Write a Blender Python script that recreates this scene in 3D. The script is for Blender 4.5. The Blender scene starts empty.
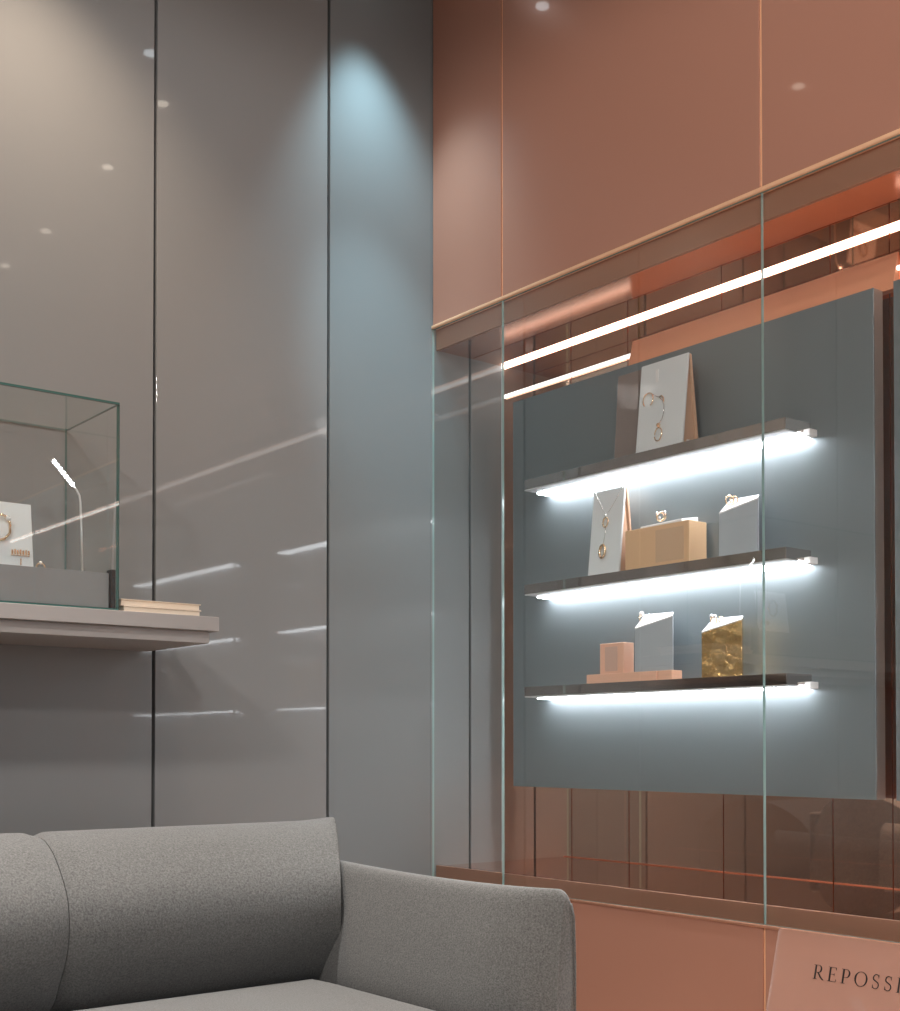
import bpy, bmesh, math, random
from mathutils import Vector, Matrix
random.seed(4)
SC = bpy.context.scene
COL = SC.collection
PI = math.pi

# ------------------------------------------------------------------ materials
def lin(c):
    if isinstance(c, str):
        c = [int(c[i:i+2], 16)/255 for i in (0, 2, 4)]
        c = [x/12.92 if x <= .04045 else ((x+.055)/1.055)**2.4 for x in c]
    return (c[0], c[1], c[2], 1)

def pbr(name, col, rough=.5, metal=0., spec=.5, bump=None, mottle=None, coat=0., aniso=0., streak=None, sheen=0.):
    m = bpy.data.materials.new(name); m.use_nodes = True
    nt = m.node_tree; b = nt.nodes['Principled BSDF']
    b.inputs['Base Color'].default_value = lin(col)
    b.inputs['Roughness'].default_value = rough
    b.inputs['Metallic'].default_value = metal
    b.inputs['Specular IOR Level'].default_value = spec
    b.inputs['Coat Weight'].default_value = coat
    b.inputs['Coat Roughness'].default_value = .03
    b.inputs['Anisotropic'].default_value = aniso
    b.inputs['Sheen Weight'].default_value = sheen
    tc = nt.nodes.new('ShaderNodeTexCoord')
    if mottle:                                   # (scale, amount)
        n = nt.nodes.new('ShaderNodeTexNoise'); n.inputs['Scale'].default_value = mottle[0]; n.inputs['Detail'].default_value = 3
        r = nt.nodes.new('ShaderNodeMapRange'); r.inputs['From Min'].default_value = .25; r.inputs['From Max'].default_value = .75
        r.inputs['To Min'].default_value = 1-mottle[1]; r.inputs['To Max'].default_value = 1+mottle[1]
        mx = nt.nodes.new('ShaderNodeVectorMath'); mx.operation = 'SCALE'; mx.inputs[0].default_value = lin(col)[:3]
        nt.links.new(tc.outputs['Object'], n.inputs['Vector']); nt.links.new(n.outputs['Fac'], r.inputs['Value'])
        nt.links.new(r.outputs['Result'], mx.inputs['Scale']); nt.links.new(mx.outputs['Vector'], b.inputs['Base Color'])
    if bump:                                     # (scale, strength, distance)
        n = nt.nodes.new('ShaderNodeTexNoise'); n.inputs['Scale'].default_value = bump[0]; n.inputs['Detail'].default_value = 4
        bp = nt.nodes.new('ShaderNodeBump'); bp.inputs['Strength'].default_value = bump[1]; bp.inputs['Distance'].default_value = bump[2]
        nt.links.new(tc.outputs['Object'], n.inputs['Vector']); nt.links.new(n.outputs['Fac'], bp.inputs['Height'])
        nt.links.new(bp.outputs['Normal'], b.inputs['Normal'])
    if streak:                                   # brushed: stretched noise on roughness (sx, sy, sz, amount)
        mp = nt.nodes.new('ShaderNodeMapping'); mp.inputs['Scale'].default_value = streak[:3]
        n = nt.nodes.new('ShaderNodeTexNoise'); n.inputs['Scale'].default_value = 1; n.inputs['Detail'].default_value = 3
        r = nt.nodes.new('ShaderNodeMapRange')
        r.inputs['To Min'].default_value = rough-streak[3]; r.inputs['To Max'].default_value = rough+streak[3]
        nt.links.new(tc.outputs['Object'], mp.inputs['Vector']); nt.links.new(mp.outputs['Vector'], n.inputs['Vector'])
        nt.links.new(n.outputs['Fac'], r.inputs['Value']); nt.links.new(r.outputs['Result'], b.inputs['Roughness'])
    return m

def emit(name, col, strength):
    m = bpy.data.materials.new(name); m.use_nodes = True
    nt = m.node_tree; nt.nodes.clear()
    e = nt.nodes.new('ShaderNodeEmission'); o = nt.nodes.new('ShaderNodeOutputMaterial')
    e.inputs['Color'].default_value = lin(col); e.inputs['Strength'].default_value = strength
    nt.links.new(e.outputs[0], o.inputs[0]); return m

def glass(name, tint, refl=1.8, ior=1.5):
    """sheet glass: clear straight through, mirror by Fresnel on its outer faces"""
    m = bpy.data.materials.new(name); m.use_nodes = True
    nt = m.node_tree; nt.nodes.clear(); N = nt.nodes.new
    o = N('ShaderNodeOutputMaterial'); mix = N('ShaderNodeMixShader'); t = N('ShaderNodeBsdfTransparent'); g = N('ShaderNodeBsdfGlossy')
    t.inputs[0].default_value = lin(tint); g.inputs['Roughness'].default_value = 0.0
    g.inputs['Color'].default_value = (1, 1, 1, 1)
    f = N('ShaderNodeFresnel'); f.inputs['IOR'].default_value = ior
    geo = N('ShaderNodeNewGeometry')
    inv = N('ShaderNodeMath'); inv.operation = 'SUBTRACT'; inv.inputs[0].default_value = 1
    mu = N('ShaderNodeMath'); mu.operation = 'MULTIPLY'
    mu2 = N('ShaderNodeMath'); mu2.operation = 'MULTIPLY'; mu2.inputs[1].default_value = refl; mu2.use_clamp = True
    nt.links.new(geo.outputs['Backfacing'], inv.inputs[1]); nt.links.new(f.outputs[0], mu.inputs[0]); nt.links.new(inv.outputs[0], mu.inputs[1])
    nt.links.new(mu.outputs[0], mu2.inputs[0]); nt.links.new(mu2.outputs[0], mix.inputs[0])
    nt.links.new(t.outputs[0], mix.inputs[1]); nt.links.new(g.outputs[0], mix.inputs[2]); nt.links.new(mix.outputs[0], o.inputs[0])
    return m

def acrylic(name, col, opacity):
    """tinted acrylic sheet: part clear, part coloured body, glossy on top"""
    m = pbr(name, col, .04, 0, .6)
    nt = m.node_tree; b = nt.nodes['Principled BSDF']; o = nt.nodes['Material Output']
    t = nt.nodes.new('ShaderNodeBsdfTransparent'); mix = nt.nodes.new('ShaderNodeMixShader')
    mix.inputs[0].default_value = opacity
    nt.links.new(t.outputs[0], mix.inputs[1]); nt.links.new(b.outputs[0], mix.inputs[2]); nt.links.new(mix.outputs[0], o.inputs[0])
    return m

M = {}
M['panel'] = pbr('grey gloss wall panel', (.242, .242, .242), .03, 0, .24)
M['panel_soft'] = pbr('cool lit grey satin wall panel', (.208, .221, .226), .24, 0, .08)  # cool light and shade of the corner put into the panel grey
M['panel_cool_lit'] = pbr('cool lit grey gloss wall panel', (.208, .221, .226), .03, 0, .3)  # same wall grey, with the corner's cool light and shade in its colour
M['joint'] = pbr('dark wall joint', (.012, .012, .013), .6)
M['copper_paint'] = pbr('copper lacquered glass', (.50, .245, .175), .30, .18, .5, coat=.3)
M['copper_mirror'] = pbr('copper mirror', (.86, .50, .36), .025, 1)
M['copper_head'] = pbr('softly brushed copper mirror', (.80, .43, .30), .17, 1)
M['copper_satin'] = pbr('copper satin metal', (.60, .31, .21), .38, .7)
M['copper_rail'] = pbr('light copper rail', (.98, .60, .37), .4, .3)
M['seam'] = pbr('mirror seam', (.30, .19, .15), .35, .4)
M['glass'] = glass('clear shop glass', (.972, .986, .982))
M['case_glass'] = glass('display case glass', (.975, .99, .985), 1.6)
M['glass_edge'] = pbr('green glass edge', (.27, .40, .38), .15, 0, .7)
M['case_edge'] = pbr('dark green case glass edge', (.045, .13, .115), .15, 0, .7)
M['board'] = pbr('brushed blue grey metal', (.21, .242, .26), .42, .45, .5, streak=(3, 3, 220, .05))
M['board_edge'] = pbr('pale brushed metal edge', (.42, .40, .39), .35, .6)
M['shelf_front'] = pbr('dark polished metal', (.58, .52, .50), .06, 1)
M['shelf_under'] = pbr('aluminium underside', (.75, .77, .8), .4, .3)
M['led'] = emit('shelf LED diffuser', (.93, .955, 1), 22)
M['led_line'] = emit('niche LED line', (1, .95, .92), 8)
M['reflection'] = pbr('orange copper reflector', (.85, .38, .22), .45, .25)  # orange of the reflected lit wall put into the colour
M['led_reflection'] = emit('LED line reflection', (1, .93, .88), 2.2)  # glow for the added tubes that imitate reflected light lines
M['white_card'] = pbr('white matt display card', (.70, .72, .74), .6)
M['taupe_card'] = pbr('taupe display card', (.24, .19, .175), .6)
M['tan_side'] = pbr('tan board', (.58, .36, .24), .55)
M['tan_block'] = pbr('tan lacquered block', (.72, .46, .27), .4)
M['tan_patch'] = pbr('greyish tan patch', (.60, .40, .26), .45)
M['peach_block'] = pbr('peach lacquered block', (.78, .46, .33), .4)
M['peach_patch'] = pbr('greyish peach patch', (.62, .41, .33), .45)
M['blue_block'] = pbr('pale blue grey lacquer', (.40, .44, .48), .4)
M['white_top'] = pbr('white leather', (.82, .80, .80), .55)
M['gold_block'] = pbr('hammered polished gold', (1, .64, .27), .2, 1, bump=(20, .9, .03))
M['gold'] = pbr('rose gold jewellery', (.93, .68, .46), .18, 1)
M['silver'] = pbr('white gold jewellery', (.85, .83, .82), .15, 1)
M['stone'] = pbr('diamond paving', (.95, .95, .97), .05, .5)
M['pearl'] = pbr('pearl', (.92, .82, .78), .2, 0, .7)
M['ledge'] = pbr('warm grey lacquered ledge', (.36, .335, .32), .45)
M['case_base'] = pbr('grey case plinth', (.24, .235, .235), .45)
M['black'] = pbr('black metal hardware', (.012, .012, .012), .4)
M['lamp_metal'] = pbr('pale lamp stem', (.72, .72, .72), .3, .6)
M['lamp_led'] = emit('lamp LED', (.95, .98, 1), 28)
M['paper'] = pbr('cream paper', (.72, .60, .48), .7, mottle=(60, .12))
M['page'] = pbr('page edges', (.80, .69, .56), .8, streak=(4, 4, 700, .1))
M['fabric'] = pbr('grey melange wool', (.132, .131, .127), .95, 0, .15, bump=(420, .35, .003), mottle=(300, .40), sheen=.3)
M['fabric_seam'] = pbr('dark sofa seam', (.07, .068, .065), .95, 0, .1)
M['leg'] = pbr('black sofa leg', (.02, .02, .02), .4)
M['sign'] = acrylic('pinkish clear acrylic', (.50, .28, .215), .60)
M['sign_edge'] = pbr('pale acrylic edge', (.75, .74, .74), .2)
M['ink'] = pbr('black lettering', (.008, .008, .008), .5)
M['floor'] = pbr('warm stone floor', (.62, .47, .37), .25, 0, .4, mottle=(3, .06))
M['ceiling'] = pbr('grey ceiling paint', (.33, .32, .31), .8)
M['wall'] = pbr('taupe room wall', (.30, .27, .25), .6)
M['plinth'] = pbr('white plinth lacquer', (.6, .56, .53), .5)
M['trim_ring'] = pbr('white downlight ring', (.7, .7, .7), .3)
M['lens_warm'] = emit('warm downlight lens', (1, .88, .72), 12)
M['lens_cool'] = emit('cool downlight lens', (.85, .95, 1), 12)

# ------------------------------------------------------------------ helpers
def wloc(o):
    v = Vector((0, 0, 0))
    while o is not None:
        v += o.location; o = o.parent
    return v

def obj(name, bm, mats, parent=None, smooth=False, origin=None):
    """link a bmesh (built in world coordinates) as ONE mesh object"""
    me = bpy.data.meshes.new(name)
    if not isinstance(mats, (list, tuple)): mats = [mats]
    for m in mats: me.materials.append(m)
    base = Vector(origin) if origin is not None else (wloc(parent) if parent else Vector((0, 0, 0)))
    bmesh.ops.recalc_face_normals(bm, faces=bm.faces)
    for v in bm.verts: v.co -= base
    bm.to_mesh(me); bm.free()
    if smooth:
        for p in me.polygons: p.use_smooth = True
        if smooth != True:
            me.set_sharp_from_angle(angle=math.radians(smooth))
    o = bpy.data.objects.new(name, me); COL.objects.link(o)
    if parent: 
        o.parent = parent; o.location = base - wloc(parent)
    else: o.location = base
    return o

def tag(o, label=None, cat=None, group=None, kind=None):
    if label: o['label'] = label
    if cat: o['category'] = cat
    if group: o['group'] = group
    if kind: o['kind'] = kind
    return o

def thing(name, label, cat, loc, group=None):
    o = bpy.data.objects.new(name, None); COL.objects.link(o)
    o.location = loc; o.empty_display_size = .05
    return tag(o, label, cat, group)

def box(bm, x0, x1, y0, y1, z0, z1, mi=0, bevel=0., seg=2):
    t = bmesh.new()
    vs = [t.verts.new((x, y, z)) for x in (x0, x1) for y in (y0, y1) for z in (z0, z1)]
    for q in ((0, 1, 3, 2), (4, 6, 7, 5), (0, 4, 5, 1), (2, 3, 7, 6), (0, 2, 6, 4), (1, 5, 7, 3)):
        t.faces.new([vs[i] for i in q])
    bmesh.ops.recalc_face_normals(t, faces=t.faces)
    if bevel: bmesh.ops.bevel(t, geom=list(t.edges), offset=bevel, segments=seg, profile=.5, affect='EDGES')
    merge(bm, t, mi); return bm

def merge(bm, t, mi=0):
    vm = {}
    for v in t.verts: vm[v] = bm.verts.new(v.co)
    for f in t.faces:
        try: nf = bm.faces.new([vm[v] for v in f.verts]); nf.material_index = mi if mi is not None else f.material_index; nf.smooth = f.smooth
        except ValueError: pass
    t.free()

def B(*a, **k): return box(bmesh.new(), *a, **k)

def prism(pts, axis, a, b, bm=None, mi=0, bevel=0.):
    """polygon of 2D points extruded along axis from a to b (axis 'x': pts=(y,z), 'y': (x,z), 'z': (x,y))"""
    bm = bm or bmesh.new(); t = bmesh.new()
    mk = {'x': lambda p, s: (s, p[0], p[1]), 'y': lambda p, s: (p[0], s, p[1]), 'z': lambda p, s: (p[0], p[1], s)}[axis]
    A = [t.verts.new(mk(p, a)) for p in pts]; Bv = [t.verts.new(mk(p, b)) for p in pts]
    n = len(pts); t.faces.new(A); t.faces.new(Bv[::-1])
    for i in range(n): t.faces.new((A[i], Bv[i], Bv[(i+1) % n], A[(i+1) % n]))
    bmesh.ops.recalc_face_normals(t, faces=t.faces)
    if bevel: bmesh.ops.bevel(t, geom=list(t.edges), offset=bevel, segments=2, profile=.5, affect='EDGES')
    merge(bm, t, mi); return bm

def hexa(c, bm=None, mi=0, bevel=0.):
    """8 corners: bottom 4 (ccw) then top 4"""
    bm = bm or bmesh.new(); t = bmesh.new(); v = [t.verts.new(p) for p in c]
    for q in ((3, 2, 1, 0), (4, 5, 6, 7), (0, 1, 5, 4), (1, 2, 6, 5), (2, 3, 7, 6), (3, 0, 4, 7)): t.faces.new([v[i] for i in q])
    bmesh.ops.recalc_face_normals(t, faces=t.faces)
    if bevel: bmesh.ops.bevel(t, geom=list(t.edges), offset=bevel, segments=2, profile=.5, affect='EDGES')
    merge(bm, t, mi); return bm

def tube(pts, r, n=8, closed=False, bm=None, mi=0):
    bm = bm or bmesh.new(); P = [Vector(p) for p in pts]; k = len(P); rings = []
    up = None
    for i, p in enumerate(P):
        a = P[(i-1) % k] if (closed or i > 0) else P[i]; b = P[(i+1) % k] if (closed or i < k-1) else P[i]
        t = (b-a).normalized()
        if up is None: up = t.orthogonal().normalized()
        up = (up - t*up.dot(t)).normalized(); s = t.cross(up)
        rr = r[i] if isinstance(r, (list, tuple)) else r
        rings.append([bm.verts.new(p + (up*math.cos(2*PI*j/n)+s*math.sin(2*PI*j/n))*rr) for j in range(n)])
    for i in range(k if closed else k-1):
        A, C = rings[i], rings[(i+1) % k]
        for j in range(n):
            f = bm.faces.new((A[j], A[(j+1) % n], C[(j+1) % n], C[j])); f.material_index = mi; f.smooth = True
    if not closed:
        bm.faces.new(rings[0][::-1]).material_index = mi; bm.faces.new(rings[-1]).material_index = mi
    return bm

def ball(bm, c, r, mi=0, sub=2, sc=(1, 1, 1)):
    t = bmesh.new(); bmesh.ops.create_icosphere(t, subdivisions=sub, radius=r)
    for v in t.verts: v.co = Vector((v.co.x*sc[0], v.co.y*sc[1], v.co.z*sc[2])) + Vector(c)
    for f in t.faces: f.smooth = True
    merge(bm, t, mi); return bm

def disc(bm, c, r0, r1, z0, z1, n=28, mi=0):
    """ring (r0 inner) or disc (r0 = 0) between z0 and z1"""
    if r0 <= 0:
        prism([(c[0]+r1*math.cos(2*PI*i/n), c[1]+r1*math.sin(2*PI*i/n)) for i in range(n)], 'z', z0, z1, bm, mi); return bm
    prof = [(r0, z0), (r1, z0), (r1, z1), (r0, z1)]
    R = [[bm.verts.new((c[0]+p[0]*math.cos(2*PI*i/n), c[1]+p[0]*math.sin(2*PI*i/n), p[1])) for p in prof] for i in range(n)]
    for i in range(n):
        for j in range(4):
            bm.faces.new((R[i][j], R[(i+1) % n][j], R[(i+1) % n][(j+1) % 4], R[i][(j+1) % 4])).material_index = mi
    return bm

def struct(name, bm, mats, parent=None, smooth=False):
    return tag(obj(name, bm, mats, parent, smooth), kind='structure')

def pane(bm, x0, x1, y0, y1, z0, z1, thin):
    """glass sheet: large faces slot 0, the cut edges slot 1"""
    box(bm, x0, x1, y0, y1, z0, z1)
    ax = 'xyz'.index(thin); bm.faces.ensure_lookup_table()
    bm.normal_update()
    for f in list(bm.faces)[-6:]:
        f.material_index = 0 if abs(f.normal[ax]) > .5 else 1
    return bm

# ------------------------------------------------------------------ room shell
ZC = 3.06
XL, YF = -5.2, -6.4
struct('floor', B(XL, 0, YF, 0, -.1, 0), M['floor'])
struct('ceiling', B(XL-.1, .6, YF, .1, ZC, ZC+.1), M['ceiling'])
# grey panel wall on the left, running on behind the glass of the niche
wl = struct('wall_left', B(XL, .272, .022, .12, 0, ZC), M['joint'])
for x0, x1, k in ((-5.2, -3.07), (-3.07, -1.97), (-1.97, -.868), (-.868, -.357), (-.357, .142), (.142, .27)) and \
        ((XL, -3.07, 'panel'), (-3.07, -1.97, 'panel'), (-1.97, -.868, 'panel'), (-.868, -.357, 'panel'), (-.357, -.006, 'panel_soft'), (-.006, .142, 'panel_cool_lit'), (.142, .2705, 'panel_cool_lit')):
    g = .0045
    e0 = 0 if x0 in (-.006,) else g
    e1 = 0 if x1 in (-.006,) else g
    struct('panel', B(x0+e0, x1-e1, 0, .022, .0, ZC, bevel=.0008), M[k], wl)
struct('wall_opposite', B(XL-.1, XL, YF, .1, 0, ZC), M['wall'])

# copper wall on the right: lacquered glass above and below a mirror-lined niche
ZS, ZT = .53, 2.03                   # niche sill and head
XB = .271                            # mirror plane
YE = -4.9                            # where the copper wall stops towards the shop front
joints = [0, -.311, -1.18, -2.05, -2.92, -3.79, YE]
wr = struct('wall_right', B(.02, .6, YE, 0, ZT+.012, ZC), M['copper_satin'])
for a, b in zip(joints, joints[1:]):
    struct('upper_panel', B(0, .02, b+.0036, a-.0036, 2.097, ZC, bevel=.001), M['copper_paint'], wr)
    struct('lower_panel', B(0, .02, b+.0036, a-.0036, 0, .486, bevel=.001), M['copper_paint'], wr)
bm = bmesh.new()
for j in joints[1:-1]:
    box(bm, .004, .0215, j-.0035, j+.0035, 2.1, ZC)
    box(bm, .004, .0215, j-.0035, j+.0035, 0, .486)
struct('seam_strip', bm, M['copper_rail'], wr)
struct('lower_core', B(.02, .6, YE, 0, 0, ZS-.012), M['copper_satin'], wr)
struct('end_panel', B(.0, .6, YE-.05, YE, 0, ZC), M['copper_satin'], wr)
struct('trim_1', B(-.005, .02, YE, -.001, 2.088, 2.098, bevel=.003), M['copper_rail'])
struct('trim_2', B(-.004, .02, YE, -.001, .484, .4905, bevel=.002), M['copper_satin'])
struct('trim_3', B(.014, .024, YE, -.001, ZT-.001, 2.09, bevel=.001), M['copper_satin'])   # fascia behind the glass
struct('trim_4', B(.014, .024, YE, -.001, .488, ZS+.002, bevel=.001), M['copper_satin'])    # sill strip behind the glass

# niche lining
seams = [-.2986, -.521, -.845, -1.166, -1.321, -1.645, -1.966, -2.121, -2.445, -2.766, -2.921, -3.245, -3.566, -3.721, -4.045, -4.366, -4.521]
edges = [0] + seams + [YE]
wn = struct('wall_niche', B(XB+.008, XB+.06, YE, 0, ZS-.012, ZT+.012), M['seam'])
for a, b in zip(edges, edges[1:]):
    struct('mirror_panel', B(XB, XB+.008, b+.0016, a-.0016, ZS-.01, ZT+.01), M['copper_mirror'], wn)
cn = struct('ceiling_niche', B(.018, XB+.01, YE, 0, ZT+.006, ZT+.012), M['seam'])
struct('mirror_panel', B(.024, .146, YE, 0, ZT, ZT+.006), M['copper_head'], cn)
struct('mirror_panel', B(.150, XB, YE, 0, ZT, ZT+.006), M['copper_mirror'], cn)
fn = struct('floor_niche', B(.018, XB+.01, YE, 0, ZS-.012, ZS-.006), M['seam'])
struct('mirror_panel', B(.024, XB, YE, 0, ZS-.006, ZS), M['copper_mirror'], fn)

# front glass, one sheet per bay
for i, (a, b) in enumerate(zip(joints, joints[1:])):
    struct('window_%d' % (i+1), pane(bmesh.new(), .0005, .0075, b+.0008, a-.0008, .4915, 2.0875, 'x'), [M['glass'], M['glass_edge']])

# linear light where the niche ceiling meets the mirror
t = thing('linear_light', 'long thin white light line along the top of the copper niche', 'light', (.258, -2.4, 2.012))
obj('diffuser', B(.2638, .2708, YE+.02, -.002, 2.0222, 2.0298), M['led_line'], t)
# added strip imitating an orange reflection, and added tubes imitating reflected light lines
t = thing('reflection_strip', 'added orange strip imitating a reflection of the lit wall, above the large panel', 'reflection', (.26, -.94, 1.885))
obj('strip', prism([(.2705, 1.885), (.2705, 1.972), (.2688, 1.972), (.2480, 1.887), (.2480, 1.885)], 'y', -1.343, -.541), M['reflection'], t)
for a, b, w in ((-.01, -.5395, 'added short glowing tube imitating a reflected light, left of the orange strip'), (-1.3445, -2.20, 'added glowing tube imitating a reflected light, right of the orange strip')):
    t = thing('linear_light', w, 'light', (.266, (a+b)/2, 1.93))
    obj('diffuser', tube([(.2655, a, 1.934), (.2655, b, 1.934)], .0055, 10), M['led_reflection'], t, True)

# ------------------------------------------------------------------ display panels and lit shelves
XBD = .211
def panel(y0, y1, label, z0=.76, z1=1.886):
    t = thing('presentation_board', label, 'display panel', (XBD, (y0+y1)/2, z0), 'blue grey display panels in the niche')
    obj('board', B(XBD, XBD+.004, y1, y0, z0, z1, bevel=.0008), M['board'], t)
    obj('board_frame', B(XBD+.004, XBD+.036, y1+.0005, y0-.0005, z0+.0005, z1-.0005), M['board_edge'], t)
    for yy in (y0-.1, y1+.1):
        for zz in (z0+.12, z1-.12):
            obj('standoff', tube([(XBD+.036, yy, zz), (XB, yy, zz)], .012, 14), M['black'], t)
    return t
panel(-.115, -1.319, 'large blue grey metal panel behind the three lit jewellery shelves')
panel(-1.368, -2.572, 'second blue grey panel just cut off by the right picture edge')

XF = .1175
def shelf(y0, y1, zb, zt, label, group):
    t = thing('display_shelf', label, 'shelf', (XF, (y0+y1)/2, zb), group)
    obj('shelf_board', B(XF, XBD-.0004, y1, y0, zb+.003, zt, bevel=.0008), M['shelf_front'], t)
    obj('underside', B(XF+.001, XBD-.048, y1+.001, y0-.001, zb, zb+.003), M['shelf_under'], t)
    obj('led_strip', B(XBD-.046, XBD-.001, y1+.001, y0-.001, zb-.004, zb+.0029, bevel=.001), M['led'], t)
    obj('end_cap', B(XBD-.029, XBD-.0005, y1-.0185, y1-.0005, zb-.0045, zb+.011, bevel=.001), M['white_top'], t)
    return t
for zb, zt, w in ((1.589, 1.619, 'top lit shelf, holding two upright jewellery cards'),
                  (1.2965, 1.326, 'middle lit shelf, holding a necklace stand and a tan block'),
                  (1.0125, 1.0415, 'bottom lit shelf, holding the gold block and peach blocks')):
    shelf(-.2695, -1.1535, zb, zt, w, 'lit shelves on the panel')
for zb, zt, w in ((1.589, 1.619, 'empty top shelf of the second panel, beyond the right picture edge'),
                  (1.2965, 1.326, 'empty middle shelf of the second panel, beyond the right picture edge'),
                  (1.0125, 1.0415, 'empty bottom shelf of the second panel, beyond the right picture edge')):
    shelf(-1.5225, -2.4065, zb, zt, w, 'shelves of the second panel')

# ------------------------------------------------------------------ jewellery and display pieces
def ring(c, r, w, axis, mats, name_parts, parent, gems=()):
    """jewellery ring: a band (and stones) about centre c; axis is the ring's axle"""
    ax = Vector(axis).normalized(); u = ax.orthogonal().normalized(); v = ax.cross(u)
    b = tube([Vector(c)+(u*math.cos(2*PI*i/28)+v*math.sin(2*PI*i/28))*r for i in range(28)], w, 8, True)
    obj('band', b, M[mats], parent, True)
    for g, gr in gems:
        obj('stone', ball(bmesh.new(), g, gr, 0, 2), M['stone'], parent, True)

Z1, Z2, Z3 = 1.6192, 1.3262, 1.0417
# --- top shelf
def wedge(name, label, yl, yr, zb, zt, xf, xa, xbk, face, group=None):
    """A-frame card stand: front plate leaning back to an apex, back plate leaning forward, gusset between"""
    t = thing(name, label, 'display card', (xf, (yl+yr)/2, zb), group)
    th = .006
    obj('front_card', prism([(xf, zb), (xf+th, zb), (xa+th, zt), (xa, zt)], 'y', yr, yl, bevel=.001), M[face], t)
    obj('back_card', prism([(xbk-th, zb), (xbk, zb), (xa+2*th+.001, zt-.001), (xa+th+.0003, zt-.001)], 'y', yr, yl, bevel=.001), M['tan_side'], t)
    obj('gusset', prism([(xf+th+.001, zb), (xbk-th-.001, zb), (xa+th+.0005, zt-.03)], 'y', yr+.007, yr+.011), M['tan_side'], t)
    return t
wedge('jewellery_card', 'taupe upright card behind and left of the white card, top shelf', -.573, -.690, Z1, 1.853, .163, .180, .2085, 'taupe_card')
wc = wedge('jewellery_card', 'white upright card carrying an ear chain on the top shelf', -.685, -.8405, Z1, 1.847, .1265, .150, .190, 'white_card')
def on_white(y, z, off=.002):        # a point just in front of the white card
    f = (z-Z1)/(1.847-Z1); return (.1265+(.150-.1265)*f-off-.0008, y, z)
t = thing('ear_chain', 'fine gold ear cuff and chain hung on the white card', 'jewellery', on_white(-.745, 1.72, .004))
obj('cuff', tube([on_white(-.720+.017*math.sin(a), 1.752+.018*math.cos(a), .0035) for a in [i*.36-2.6 for i in range(15)]], .0018, 6), M['gold'], t, True)
obj('chain', tube([on_white(*p, .0026) for p in ((-.725, 1.768), (-.735, 1.764), (-.745, 1.757), (-.757, 1.752), (-.768, 1.742), (-.775, 1.728), (-.776, 1.710), (-.772, 1.695), (-.764, 1.684))], .0013, 6), M['silver'], t, True)
obj('hook', tube([on_white(*p, .003) for p in ((-.758, 1.752), (-.765, 1.754), (-.772, 1.746), (-.773, 1.737))], .002, 6), M['gold'], t, True)
obj('drop_ring', tube([on_white(-.762+.012*math.cos(a*.4), 1.656+.017*math.sin(a*.4), .003) for a in range(16)], .0016, 6), M['gold'], t, True)
obj('bead', ball(bmesh.new(), on_white(-.762, 1.679, .0045), .0055), M['gold'], t, True)
obj('card_slot', prism([(-.747, 1.768), (-.738, 1.768), (-.738, 1.826), (-.747, 1.826)], 'x', .1445, .146), M['white_top'], wc)
t = thing('small_cushion', 'tiny white pad at the right foot of the white card', 'cushion', (.165, -.822, Z1))
obj('pad', B(.150, .186, -.8385, -.8290, Z1, Z1+.014, bevel=.004), M['white_top'], t)

# --- middle shelf
wedge('necklace_stand', 'white leaning stand with a necklace on the middle shelf', -.499, -.6125, Z2, 1.5545, .139, .163, .2005, 'white_card')
def on_neck(y, z, off=.002):
    f = (z-Z2)/(1.5545-Z2); return (.139+(.163-.139)*f-off-.0016, y, z)
t = thing('necklace', 'fine necklace with two pendants on the leaning white stand', 'jewellery', on_neck(-.553, 1.45, .003))
obj('chain', tube([on_neck(*p, .0016) for p in ((-.507, 1.5535), (-.520, 1.535), (-.535, 1.512), (-.549, 1.492), (-.556, 1.487), (-.566, 1.497), (-.585, 1.520), (-.603, 1.545), (-.607, 1.5535))], .0008, 6), M['silver'], t, True)
obj('upper_pendant', tube([on_neck(-.555+.009*math.cos(i*PI/8), 1.466+.013*math.sin(i*PI/8), .003) for i in range(16)], .0022, 6, True), M['gold'], t, True)
obj('stone', ball(bmesh.new(), on_neck(-.553, 1.485, .003), .0035), M['stone'], t, True)
obj('lower_chain', tube([on_neck(*p, .0014) for p in ((-.556, 1.452), (-.555, 1.43), (-.552, 1.409))], .0007, 6), M['silver'], t, True)
obj('lower_pendant', tube([on_neck(-.551+.010*math.cos(i*PI/8), 1.389+.017*math.sin(i*PI/8), .003) for i in range(16)], .0035, 6, True), M['gold'], t, True)

def patch_block(label, x0, x1, y0, y1, z0, z1, a, b, py0, py1, pz0, pz1, cat='display block'):
    t = thing('display_block', label, cat, ((x0+x1)/2, (y0+y1)/2, z0))
    obj('body', B(x0, x1, y1, y0, z0, z1, bevel=.0012), M[a], t)
    obj('front_patch', B(x0-.0006, x0+.002, py1, py0, pz0, pz1), M[b], t)  # thin greyer rectangle on the front face
    return t
patch_block('wide tan block between the necklace stand and blue grey stand', .135, .200, -.640, -.8545, Z2, 1.430, 'tan_block', 'tan_patch', -.745, -.838, Z2+.01, 1.418)
t = thing('ring_pad', 'white pad under a ring on the wide tan block', 'display pad', (.155, -.755, 1.4302))
obj('pad', hexa([(.137, -.830, 1.4302), (.185, -.842, 1.4302), (.185, -.705, 1.4302), (.137, -.690, 1.4302),
                 (.138, -.829, 1.4372), (.185, -.840, 1.444), (.185, -.706, 1.444), (.138, -.691, 1.4345)], bevel=.0015), M['white_top'], t)
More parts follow.
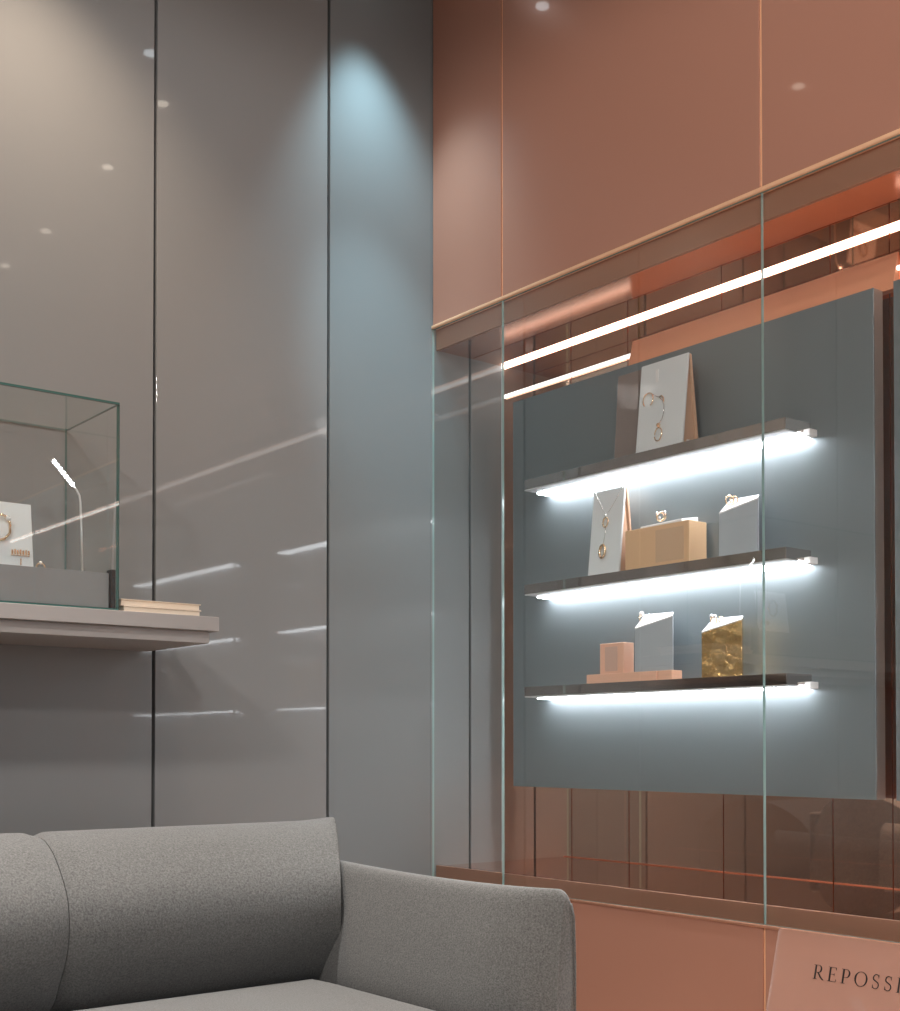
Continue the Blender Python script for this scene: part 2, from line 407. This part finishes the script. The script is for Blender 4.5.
def jewel(label, c, parts):
    """ring built of bands and stones: parts = [(kind, offset, size, axis/material)]"""
    t = thing('ring', label, 'ring', c)
    for k, off, s, ax in parts:
        p = Vector(c)+Vector(off)
        if k == 'band': ring(p, s[0], s[1], ax, 'gold', None, t)
        elif k == 'stone': obj('stone', ball(bmesh.new(), p, s), M['stone'], t, True)
        elif k == 'pearl': obj('pearl', ball(bmesh.new(), p, s, 0, 3), M['pearl'], t, True)
    return t
jewel('gold ring with stones on the white pad over the tan block', (.150, -.748, 1.4425),
      [('band', (0, 0, .011), (.0105, .0022), (.3, 1, .2)), ('band', (0, -.004, .012), (.0105, .0018), (.9, .5, .2)),
       ('stone', (0, .012, .022), .0042, 0), ('stone', (0, -.014, .021), .004, 0), ('stone', (-.004, 0, .008), .004, 0)])
def ring_stand(label, yl, yr, zb, zfl, zfr, zbk, x0, x1, body):
    """upright block with a slanted white top"""
    t = thing('ring_stand', label, 'jewellery stand', ((x0+x1)/2, (yl+yr)/2, zb), None)
    e = .0035
    k = .031
    lo = [(x0, yl, zb), (x1, yl, zb), (x1, yr+k, zb), (x0, yr, zb)]
    tp = [(x0, yl, zfl), (x1, yl, zbk), (x1, yr+k, zbk-.001), (x0, yr, zfr)]
    obj('body', hexa(lo+[(a, b, c-e) for a, b, c in tp], bevel=.001), M[body], t)
    obj('slanted_top', hexa([(a, b, c-e+.0001) for a, b, c in tp]+[(a, b, c) for a, b, c in tp], bevel=.0008), M['white_top'], t)
    return t
ring_stand('blue grey ring stand right of the tan block, middle shelf', -.9437, -1.060, Z2, 1.434, 1.4535, 1.4715, .139, .182, 'blue_block')
jewel('pale gold ring on the blue grey stand, middle shelf', (.157, -.962, 1.4515),
      [('band', (0, 0, .0125), (.0105, .002), (.35, 1, .15)), ('band', (.002, -.011, .011), (.009, .0017), (.8, .6, .1)), ('stone', (0, .002, .0235), .0035, 0)])

# --- bottom shelf
t = thing('display_block', 'low flat peach slab on the bottom shelf', 'display block', (.16, -.66, Z3))
obj('body', B(.128, .176, -.752, -.505, Z3, 1.0655, bevel=.001), M['peach_block'], t)
obj('side_wing', B(.132, .170, -.800, -.7523, Z3, 1.0655, bevel=.001), M['peach_block'], t)
patch_block('small peach block on the slab beside the blue grey stand', .140, .178, -.543, -.629, 1.0657, 1.1455, 'peach_block', 'peach_patch', -.562, -.607, 1.072, 1.136)
ring_stand('blue grey ring stand on the peach slab, bottom shelf', -.669, -.7975, 1.0657, 1.1785, 1.201, 1.2155, .139, .176, 'blue_block')
jewel('pearl ring on the blue grey stand of the bottom shelf', (.155, -.678, 1.197),
      [('band', (0, -.002, .006), (.008, .0015), (.3, 1, 0)), ('pearl', (0, .0, .018), .0068, 0), ('stone', (.004, -.022, .014), .003, 0)])
ring_stand('hammered gold block with white slanted top, bottom shelf', -.8912, -1.0135, Z3, 1.1535, 1.1755, 1.189, .1365, .180, 'gold_block')
jewel('small ring with pale stones on the gold block', (.152, -.916, 1.171),
      [('band', (0, 0, .009), (.0085, .0017), (.35, 1, .1)), ('stone', (0, .006, .019), .0058, 0), ('stone', (0, -.004, .019), .0045, 0), ('band', (.004, -.020, .009), (.007, .0015), (.5, 1, 0))])

# ------------------------------------------------------------------ wall ledge with glass case
YL = -.328
t = thing('wall_ledge', 'thick grey ledge on the left wall under the glass case', 'shelf', (-1.5, -.001, 1.112))
obj('top_slab', B(-2.35, -.862, YL, -.001, 1.1385, 1.171, bevel=.0015), M['ledge'], t)
obj('under_slab', B(-2.33, -.878, YL+.018, -.001, 1.1115, 1.1383, bevel=.0015), M['ledge'], t)
CX0, CX1, CY, CZ0, CZ1 = -1.95, -1.094, -.305, 1.1712, 1.628
t = thing('glass_case', 'clear glass jewellery case with green edges on the grey ledge', 'display case', (-1.5, -.16, CZ0))
g = .005
obj('front_pane', pane(bmesh.new(), CX0, CX1, CY, CY+g, CZ0+.006, CZ1-g, 'y'), [M['case_glass'], M['case_edge']], t)
obj('side_pane', pane(bmesh.new(), CX1-g, CX1, CY+g+.0003, -.006, CZ0+.006, CZ1-g, 'x'), [M['case_glass'], M['case_edge']], t)
obj('side_pane', pane(bmesh.new(), CX0, CX0+g, CY+g+.0003, -.006, CZ0+.006, CZ1-g, 'x'), [M['case_glass'], M['case_edge']], t)
obj('top_pane', pane(bmesh.new(), CX0, CX1, CY, -.006, CZ1-g+.0003, CZ1, 'z'), [M['case_glass'], M['case_edge']], t)
obj('bottom_edge', B(CX0, CX1, CY, -.006, CZ0, CZ0+.0055), M['case_edge'], t)
obj('plinth', B(CX0+.012, CX1-.018, CY+.012, -.012, CZ0+.006, 1.254, bevel=.001), M['case_base'], t)
obj('corner_bracket', prism([(CX1-.0155, CY+.0055), (CX1-.0055, CY+.0055), (CX1-.0055, CY+.03), (CX1-.0155, CY+.03)], 'z', CZ0+.006, 1.262), M['black'], t)
ZP = 1.2542
t = thing('earring_card', 'white upright card with a hoop earring inside the glass case', 'display card', (-1.33, -.2, ZP))
obj('card', prism([(-.2, ZP), (-.192, ZP), (-.172, 1.405), (-.18, 1.405)], 'x', -1.405, -1.2435, bevel=.001), M['white_card'], t)
obj('strut', prism([(-.190, ZP), (-.145, ZP), (-.171, 1.37)], 'x', -1.35, -1.344), M['white_card'], t)
bm = bmesh.new()
for i in range(7): box(bm, -1.292+.006*i, -1.2885+.006*i, -.1995, -.1965, 1.291, 1.3005+.0015*(i % 2))
box(bm, -1.2925, -1.2485-.004, -.1985, -.1960, 1.2885, 1.2898)
box(bm, -1.2725, -1.2705, -.199, -.196, 1.268, 1.283)
pl = obj('name_plate', bm, M['gold'], t)
t = thing('hoop_earring', 'round twisted gold hoop on the white card in the case', 'jewellery', (-1.313, -.196, 1.347))
obj('hoop', tube([(-1.316+.022*math.cos(i*PI/14), -.196+.003*math.cos(i*1.8), 1.347+.027*math.sin(i*PI/14)) for i in range(28)], .0028, 7, True), M['gold'], t, True)
obj('stone', ball(bmesh.new(), (-1.300, -.2005, 1.367), .006), M['stone'], t, True)
t = thing('ring', 'small gold ring lying at the foot of the white earring card', 'ring', (-1.236, -.22, ZP))
ring((-1.236, -.22, ZP+.0105), .0085, .002, (.4, 1, .1), 'gold', None, t)
obj('stone', ball(bmesh.new(), (-1.236, -.22, ZP+.020), .004), M['pearl'], t, True)
t = thing('case_lamp', 'slim bent lamp with bright LED head inside the glass case', 'lamp', (-1.134, -.2, ZP))
obj('foot', disc(bmesh.new(), (-1.134, -.2), 0, .011, ZP, ZP+.004), M['lamp_metal'], t)
obj('stem', tube([(-1.134, -.2, ZP+.004), (-1.137, -.2, 1.36), (-1.1395, -.2, 1.42), (-1.142, -.2, 1.435), (-1.149, -.2, 1.447), (-1.157, -.2, 1.4555)], .0026, 8), M['lamp_metal'], t, True)
obj('lamp_head', tube([(-1.157, -.2, 1.4555), (-1.205, -.2, 1.507)], .0058, 10), M['lamp_metal'], t, True)
bm = bmesh.new()
for i in range(7):
    f = (i+.5)/7; ball(bm, (-1.157-.048*f, -.2052, 1.4535+.0515*f), .0043, 0, 2)
obj('led_row', bm, M['lamp_led'], t, True)
def book(label, x0, x1, y0, y1, z0, z1):
    t = thing('book', label, 'book', ((x0+x1)/2, (y0+y1)/2, z0), 'catalogues on the ledge')
    c = .0022
    obj('cover', B(x0, x1, y0, y1, z0, z0+c), M['paper'], t)
    obj('cover', B(x0, x1, y0, y1, z1-c, z1), M['paper'], t)
    obj('pages', B(x0+.002, x1-.003, y0+.003, y1-.002, z0+c+.0001, z1-c-.0001), M['page'], t)
book('cream paper catalogue at the bottom of the stack on the ledge', -1.080, -.893, -.300, -.060, 1.1712, 1.1862)
book('cream paper catalogue lying on top of the other catalogue', -1.083, -.889, -.290, -.055, 1.1864, 1.2015)

# ------------------------------------------------------------------ sofa
def loft(sections, mi=0, cap=True):
    bm = bmesh.new(); R = [[bm.verts.new(p) for p in s] for s in sections]; n = len(R[0])
    for A, C in zip(R, R[1:]):
        for j in range(n): bm.faces.new((A[j], A[(j+1) % n], C[(j+1) % n], C[j])).smooth = True
    if cap: bm.faces.new(R[0][::-1]); bm.faces.new(R[-1])
    return bm
def spline(ctrl, n):
    """closed Catmull-Rom through control points"""
    k = len(ctrl); out = []
    per = n//k
    for i in range(k):
        p0, p1, p2, p3 = (Vector(ctrl[(i+d) % k]) for d in (-1, 0, 1, 2))
        for s in range(per):
            u = s/per
            out.append(.5*((2*p1)+(p2-p0)*u+(2*p0-5*p1+4*p2-p3)*u*u+(3*p1-p0-3*p2+p3)*u**3))
    return out
SX1, SX0 = -.715, -2.66
SY0, SY1 = -1.339, -.36
sofa = thing('sofa', 'low grey wool sofa standing in front of the grey panel wall', 'sofa', ((SX0+SX1)/2, -.9, 0))
# back cushions: the upright profile is closed in (y, z), bulging forward and tucked in at the seat
prof = [(-.655, .39), (-.702, .445), (-.745, .52), (-.742, .605), (-.682, .675), (-.622, .709), (-.565, .716), (-.50, .706), (-.435, .66), (-.40, .52), (-.40, .38), (-.56, .36)]
def back_cushion(x0, x1, ear=False):
    secs = []; n = 26; cy, cz = -.615, .54
    for i in range(n+1):
        f = i/n; x = x0+(x1-x0)*f
        d = min(f, 1-f)*(x1-x0)                       # distance to the nearer end
        k = 1-.30*max(0, 1-d/.055)**2.4               # the ends draw in towards their piped seam
        lift = .005*max(0, 1-(x1-x)/.10)**2 if ear else 0
        pts = spline(prof, 48)
        # thickness narrows towards the end seam, height stays
        if ear: d = f*(x1-x0)
        def xl(y):
            return max(-.812, SX1+.008-.55*max(0, -.565-y)) if ear else 9
        secs.append([(min(x, xl(p[0])), -.60+(p[0]+.60)*(1-.10*max(0, 1-d/.05)**2), cz+(p[1]-cz)*(1-.05*max(0, 1-d/.03)**2)+lift*(p[1] > .65)) for p in pts])
    return loft(secs)
o = obj('back_cushion', back_cushion(-1.372, SX1+.010, True), M['fabric'], sofa, 50)
obj('back_cushion', back_cushion(-2.005, -1.374), M['fabric'], sofa, 50)
obj('back_cushion', back_cushion(SX0+.006, -2.007), M['fabric'], sofa, 50)
# arms: soft slabs, thick at the seat, drawn to a slim edge at the top and at the front seam
def arm(side):
    ax = SX1 if side > 0 else SX0
    inner = [(0, .37), (0, .50), (.006, .595), (.022, .625), (.040, .633), (.058, .626), (.069, .59), (.083, .52), (.092, .45), (.092, .40), (.08, .36), (.05, .35)]
    secs = []; y0, y1 = -.640, SY0; rr = .022
    ys = [y0+(y1+rr-y0)*i/30 for i in range(31)]+[y1+rr-rr*math.sin(PI/2*i/10) for i in range(1, 11)]
    for y in ys:
        f = (y-y0)/(y1-y0); d = y-y1
        w = 1-.55*max(0, 1-d/.16)**2.0
        h = -.007*math.sin(PI*f)+.004*(1-f)
        e = rr-math.sqrt(max(0, rr*rr-max(0, rr-d)**2))          # quarter-round nose
        pts = spline(inner, 48)
        secs.append([(ax-side*(p[0]*w+.12*e), y, p[1]+h*(p[1] > .45)-e*max(0, min(1, (p[1]-.5)/.1))) for p in pts])
    return loft(secs)
a = obj('arm', arm(1), M['fabric'], sofa, 50)
pip = [(SX1-.022, SY0-.001, .60)] 
obj('piping', tube([(SX1-.003, SY0-.0005, .37), (SX1-.003, SY0-.0015, .50), (SX1-.006, SY0-.0015, .585), (SX1-.012, SY0-.001, .608)], .0022, 6), M['fabric'], a, True)
obj('arm', arm(-1), M['fabric'], sofa, 50)
# seat cushions
def seat(x0, x1):
    bm = B(x0, x1, SY0+.012, -.70, .27, .408)
    bmesh.ops.subdivide_edges(bm, edges=list(bm.edges), cuts=11, use_grid_fill=True)
    for v in bm.verts:
        fx = (v.co.x-x0)/(x1-x0); fy = (v.co.y-SY0-.012)/(-.70-SY0-.012)
        edge = min(min(fx, 1-fx)*(x1-x0), min(fy, 1-fy)*.66)
        if v.co.z > .39: v.co.z += .012*min(1, edge/.16) - .018*max(0, 1-edge/.03)**2
    for f in bm.faces: f.smooth = True
    return bm
obj('seat_cushion', seat(-1.68, SX1-.091), M['fabric'], sofa, 60)
obj('seat_cushion', seat(SX0+.091, -1.682), M['fabric'], sofa, 60)
obj('base', B(SX0+.01, SX1-.006, SY0+.02, -.41, .15, .345, bevel=.02), M['fabric'], sofa)
obj('rear_panel', B(SX0+.02, SX1-.012, -.405, -.372, .17, .66, bevel=.008), M['fabric'], sofa)
for x in (SX0+.09, SX1-.09):
    for y in (SY0+.10, -.48):
        obj('leg', tube([(x, y, 0), (x, y, .15)], [.011, .018], 12), M['leg'], sofa, 40)

# ------------------------------------------------------------------ sign on its plinth
t = thing('plinth', 'low pale plinth below the picture carrying the leaning sign', 'plinth', (-.3, -1.62, 0))
obj('body', B(-.50, -.10, -1.88, -1.37, .02, .285, bevel=.003), M['plinth'], t)
obj('top', B(-.505, -.095, -1.885, -1.365, .2852, .302, bevel=.003), M['plinth'], t)
SYL, SYR, SXT, SZT, SZB = -1.448, -1.800, -.300, .5405, .3022
LEAN = .262
def on_sign(y, z, off=0.):
    n = Vector((-1, 0, LEAN)).normalized()
    return Vector((SXT-LEAN*(SZT-z), y, z)) + n*off
sg = thing('sign', 'pinkish clear acrylic sign with black REPOSSI lettering at lower right', 'sign', on_sign(-1.62, SZB))
bm = bmesh.new()
v = [on_sign(SYL, SZB, 0), on_sign(SYR, SZB, 0), on_sign(SYR, SZT, 0), on_sign(SYL, SZT, 0)]
w = [on_sign(SYL, SZB, -.006)+Vector((0, 0, .0016)), on_sign(SYR, SZB, -.006)+Vector((0, 0, .0016)), on_sign(SYR, SZT, -.006), on_sign(SYL, SZT, -.006)]
F = [bm.verts.new(p) for p in v]; G = [bm.verts.new(p) for p in w]
bm.faces.new(F); bm.faces.new(G[::-1])
for i in range(4): bm.faces.new((F[i], G[i], G[(i+1) % 4], F[(i+1) % 4])).material_index = 1
obj('plate', bm, [M['sign'], M['sign_edge']], sg)
p0 = on_sign(-1.62, .44, -.0065); 
obj('easel_strut', hexa([(-.225, -1.63, SZB), (-.215, -1.63, SZB), (-.215, -1.61, SZB), (-.225, -1.61, SZB),
                         (p0.x, -1.63, .44), (p0.x+.004, -1.63, .44), (p0.x+.004, -1.61, .44), (p0.x, -1.61, .44)]), M['sign_edge'], sg)
# serif capitals as flat strokes: u runs along the sign (0..), v up, 1 = cap height
def stroke(path, widths, closed=False):
    quads = []; n = len(path); L = []; R = []
    for i in range(n):
        a = path[(i-1) % n] if (closed or i) else path[i]; b = path[(i+1) % n] if (closed or i < n-1) else path[i]
        dx, dy = b[0]-a[0], b[1]-a[1]; l = math.hypot(dx, dy) or 1
        h = widths[i]/2; L.append((path[i][0]-dy/l*h, path[i][1]+dx/l*h)); R.append((path[i][0]+dy/l*h, path[i][1]-dx/l*h))
    for i in range(n if closed else n-1):
        j = (i+1) % n; quads.append([L[i], R[i], R[j], L[j]])
    return quads
def rect(u0, u1, v0, v1): return [[(u0, v0), (u1, v0), (u1, v1), (u0, v1)]]
def stem(u): return rect(u-.055, u+.055, 0, 1)+rect(u-.15, u+.15, 0, .03)+rect(u-.15, u+.15, .97, 1)
def bowl(u0, u1, v0, v1):
    pts = [(u0, v1-.015)]; ws = [.03]
    for i in range(17):
        a = PI/2-PI*i/16; pts.append((u0+.16+(u1-.05-u0-.16)*math.cos(a), (v0+v1)/2+((v1-v0)/2-.015)*math.sin(a))); ws.append(.03+.075*math.cos(a)**2)
    pts.append((u0, v0+.015)); ws.append(.03)
    return stroke(pts, ws)
def serp():
    pts = []; ws = []
    for i in range(13):
        a = math.radians(25+250*i/12*.9); pts.append((.27+.19*math.cos(a), .74+.235*math.sin(a))); ws.append(.035+.05*(i/12))
    for i in range(14):
        a = math.radians(90-255*i/13); pts.append((.27+.205*math.cos(a)*1., .255+.24*math.sin(a)))
        ws.append(.085-.05*(i/13))
    # drop the overlap in the middle so that the spine runs on diagonally
    pts = pts[:11]+pts[15:]; ws = ws[:11]+ws[15:]
    return stroke(pts, ws)+rect(.425, .455, .74, .97)+rect(.065, .095, .03, .27)
def ell(u0, u1):
    pts = []; ws = []
    for i in range(36):
        a = 2*PI*i/36; pts.append(((u0+u1)/2+((u1-u0)/2-.05)*math.cos(a), .5+.495*math.sin(a))); ws.append(.03+.08*math.cos(a)**2)
    return stroke(pts, ws, True)
glyph = {
    'R': stem(.15)+bowl(.2, .60, .47, 1)+stroke([(.33, .49), (.52, .22), (.70, .03), (.80, .005)], [.09, .10, .085, .03]),
    'E': stem(.15)+rect(.2, .58, .97, 1)+rect(.2, .60, 0, .03)+rect(.2, .47, .495, .525)+rect(.555, .58, .82, 1)+rect(.59, .615, 0, .20)+rect(.455, .475, .42, .60),
    'P': stem(.15)+bowl(.2, .62, .42, 1),
    'O': ell(.05, .95), 'S': serp(), 'I': stem(.15)}
bm = bmesh.new(); cap = .0245
for ch, u in zip('REPOSSI', (0, 1.06, 2.02, 2.92, 4.18, 5.02, 5.86)):
    for q in glyph[ch]:
        P = [on_sign(-1.5365-(u+a)*cap*1.16, .4625+b*cap, .0006) for a, b in q]
        Q = [on_sign(-1.5365-(u+a)*cap*1.16, .4625+b*cap, .0001) for a, b in q]
        A = [bm.verts.new(p) for p in P]; C = [bm.verts.new(p) for p in Q]
        bm.faces.new(A); bm.faces.new(C[::-1])
        for i in range(4): bm.faces.new((A[i], C[i], C[(i+1) % 4], A[(i+1) % 4]))
obj('lettering', bm, M['ink'], sg)

# ------------------------------------------------------------------ ceiling downlights
def downlight(x, y, label, power, colour, cone, warm=True, blend=.5, rad=.03, aim=None):
    t = thing('ceiling_downlight', label, 'light', (x, y, ZC), 'recessed ceiling downlights')
    obj('trim_ring', disc(bmesh.new(), (x, y), .036, .055, ZC-.006, ZC-.0002), M['trim_ring'], t)
    obj('lens', disc(bmesh.new(), (x, y), 0, .020, ZC-.0045, ZC-.0002), M['lens_warm' if warm else 'lens_cool'], t)
    if power:
        L = bpy.data.lights.new('downlight_beam', 'SPOT'); L.energy = power; L.color = colour
        L.spot_size = math.radians(cone); L.spot_blend = blend; L.shadow_soft_size = rad
        o = bpy.data.objects.new('downlight_beam', L); COL.objects.link(o); o.parent = t; o.location = (0, 0, -.03)
        if aim is not None:
            d = Vector(aim) - Vector((x, y, ZC-.03)); o.rotation_euler = d.to_track_quat('-Z', 'Y').to_euler()
WARM, NEUT, COOL = (1, .80, .60), (1, .955, .91), (.58, .88, 1)
downlight(-.275, -.175, 'recessed downlight washing the narrow panel beside the copper wall', 55, COOL, 66, False, 1.0, .03, (-.16, .0, 1.6))
downlight(-.52, -.78, 'added cool downlight tinting the narrow wall panel', 75, COOL, 27, False, 1.0, .05, (-.19, .0, 1.95))  # added lamp, put in to bring cool light onto the narrow panel
downlight(-1.25, -.36, 'recessed warm downlight over the glass case', 62, WARM, 100, True, .8)
downlight(-.35, -1.05, 'recessed downlight second from the grey wall near the copper wall', 100, NEUT, 40, True, .8)
downlight(-.30, -1.62, 'recessed downlight over the leaning sign', 110, NEUT, 40, True, .8)
downlight(-.26, -2.35, 'recessed downlight along the copper wall towards the shop front', 110, NEUT, 40, True, .8)
downlight(-.26, -2.85, 'recessed downlight farthest along the copper wall', 110, NEUT, 40, True, .8)
downlight(-1.35, -1.0, 'added unseen downlight over the front of the sofa', 260, NEUT, 52, True, 1.0)  # added lamps above the sofa, placed to light its tops
downlight(-2.3, -.95, 'added unseen downlight over the far end of the sofa', 230, NEUT, 56, True, 1.0)
downlight(-2.3, -2.3, 'added fill downlight in the middle of the shop', 60, NEUT, 178, True, .08, .12)  # this and the next two: unseen lamps added as room fill
downlight(-3.4, -2.4, 'added fill downlight towards the opposite wall', 190, NEUT, 176, True, .1, .12)
downlight(-2.4, -4.2, 'added fill downlight near the open shop front', 150, NEUT, 178, True, .08, .12)

# soft light of the mall entering by the open shop front
W = bpy.data.worlds.new('mall light'); SC.world = W; W.use_nodes = True
W.node_tree.nodes['Background'].inputs['Color'].default_value = (.86, .93, 1, 1)
W.node_tree.nodes['Background'].inputs['Strength'].default_value = .7

# ------------------------------------------------------------------ camera
cd = bpy.data.cameras.new('camera'); cam = bpy.data.objects.new('camera', cd); COL.objects.link(cam)
cd.sensor_fit = 'HORIZONTAL'; cd.sensor_width = 36; cd.lens = 51.16; cd.shift_y = .2413; cd.clip_start = .02
cam.location = (-2.2519, -2.9363, .88)
cam.rotation_euler = (math.radians(91.0), 0, math.radians(51.71-90))
SC.camera = cam
SC.view_settings.view_transform = 'Standard'; SC.view_settings.look = 'None'
SC.view_settings.gamma = 1; SC.view_settings.exposure = 0; SC.view_settings.use_curve_mapping = False
c = SC.cycles
c.use_denoising = True; c.max_bounces = 14; c.glossy_bounces = 10; c.transparent_max_bounces = 24; c.diffuse_bounces = 5
c.sample_clamp_indirect = 6; c.blur_glossy = .5
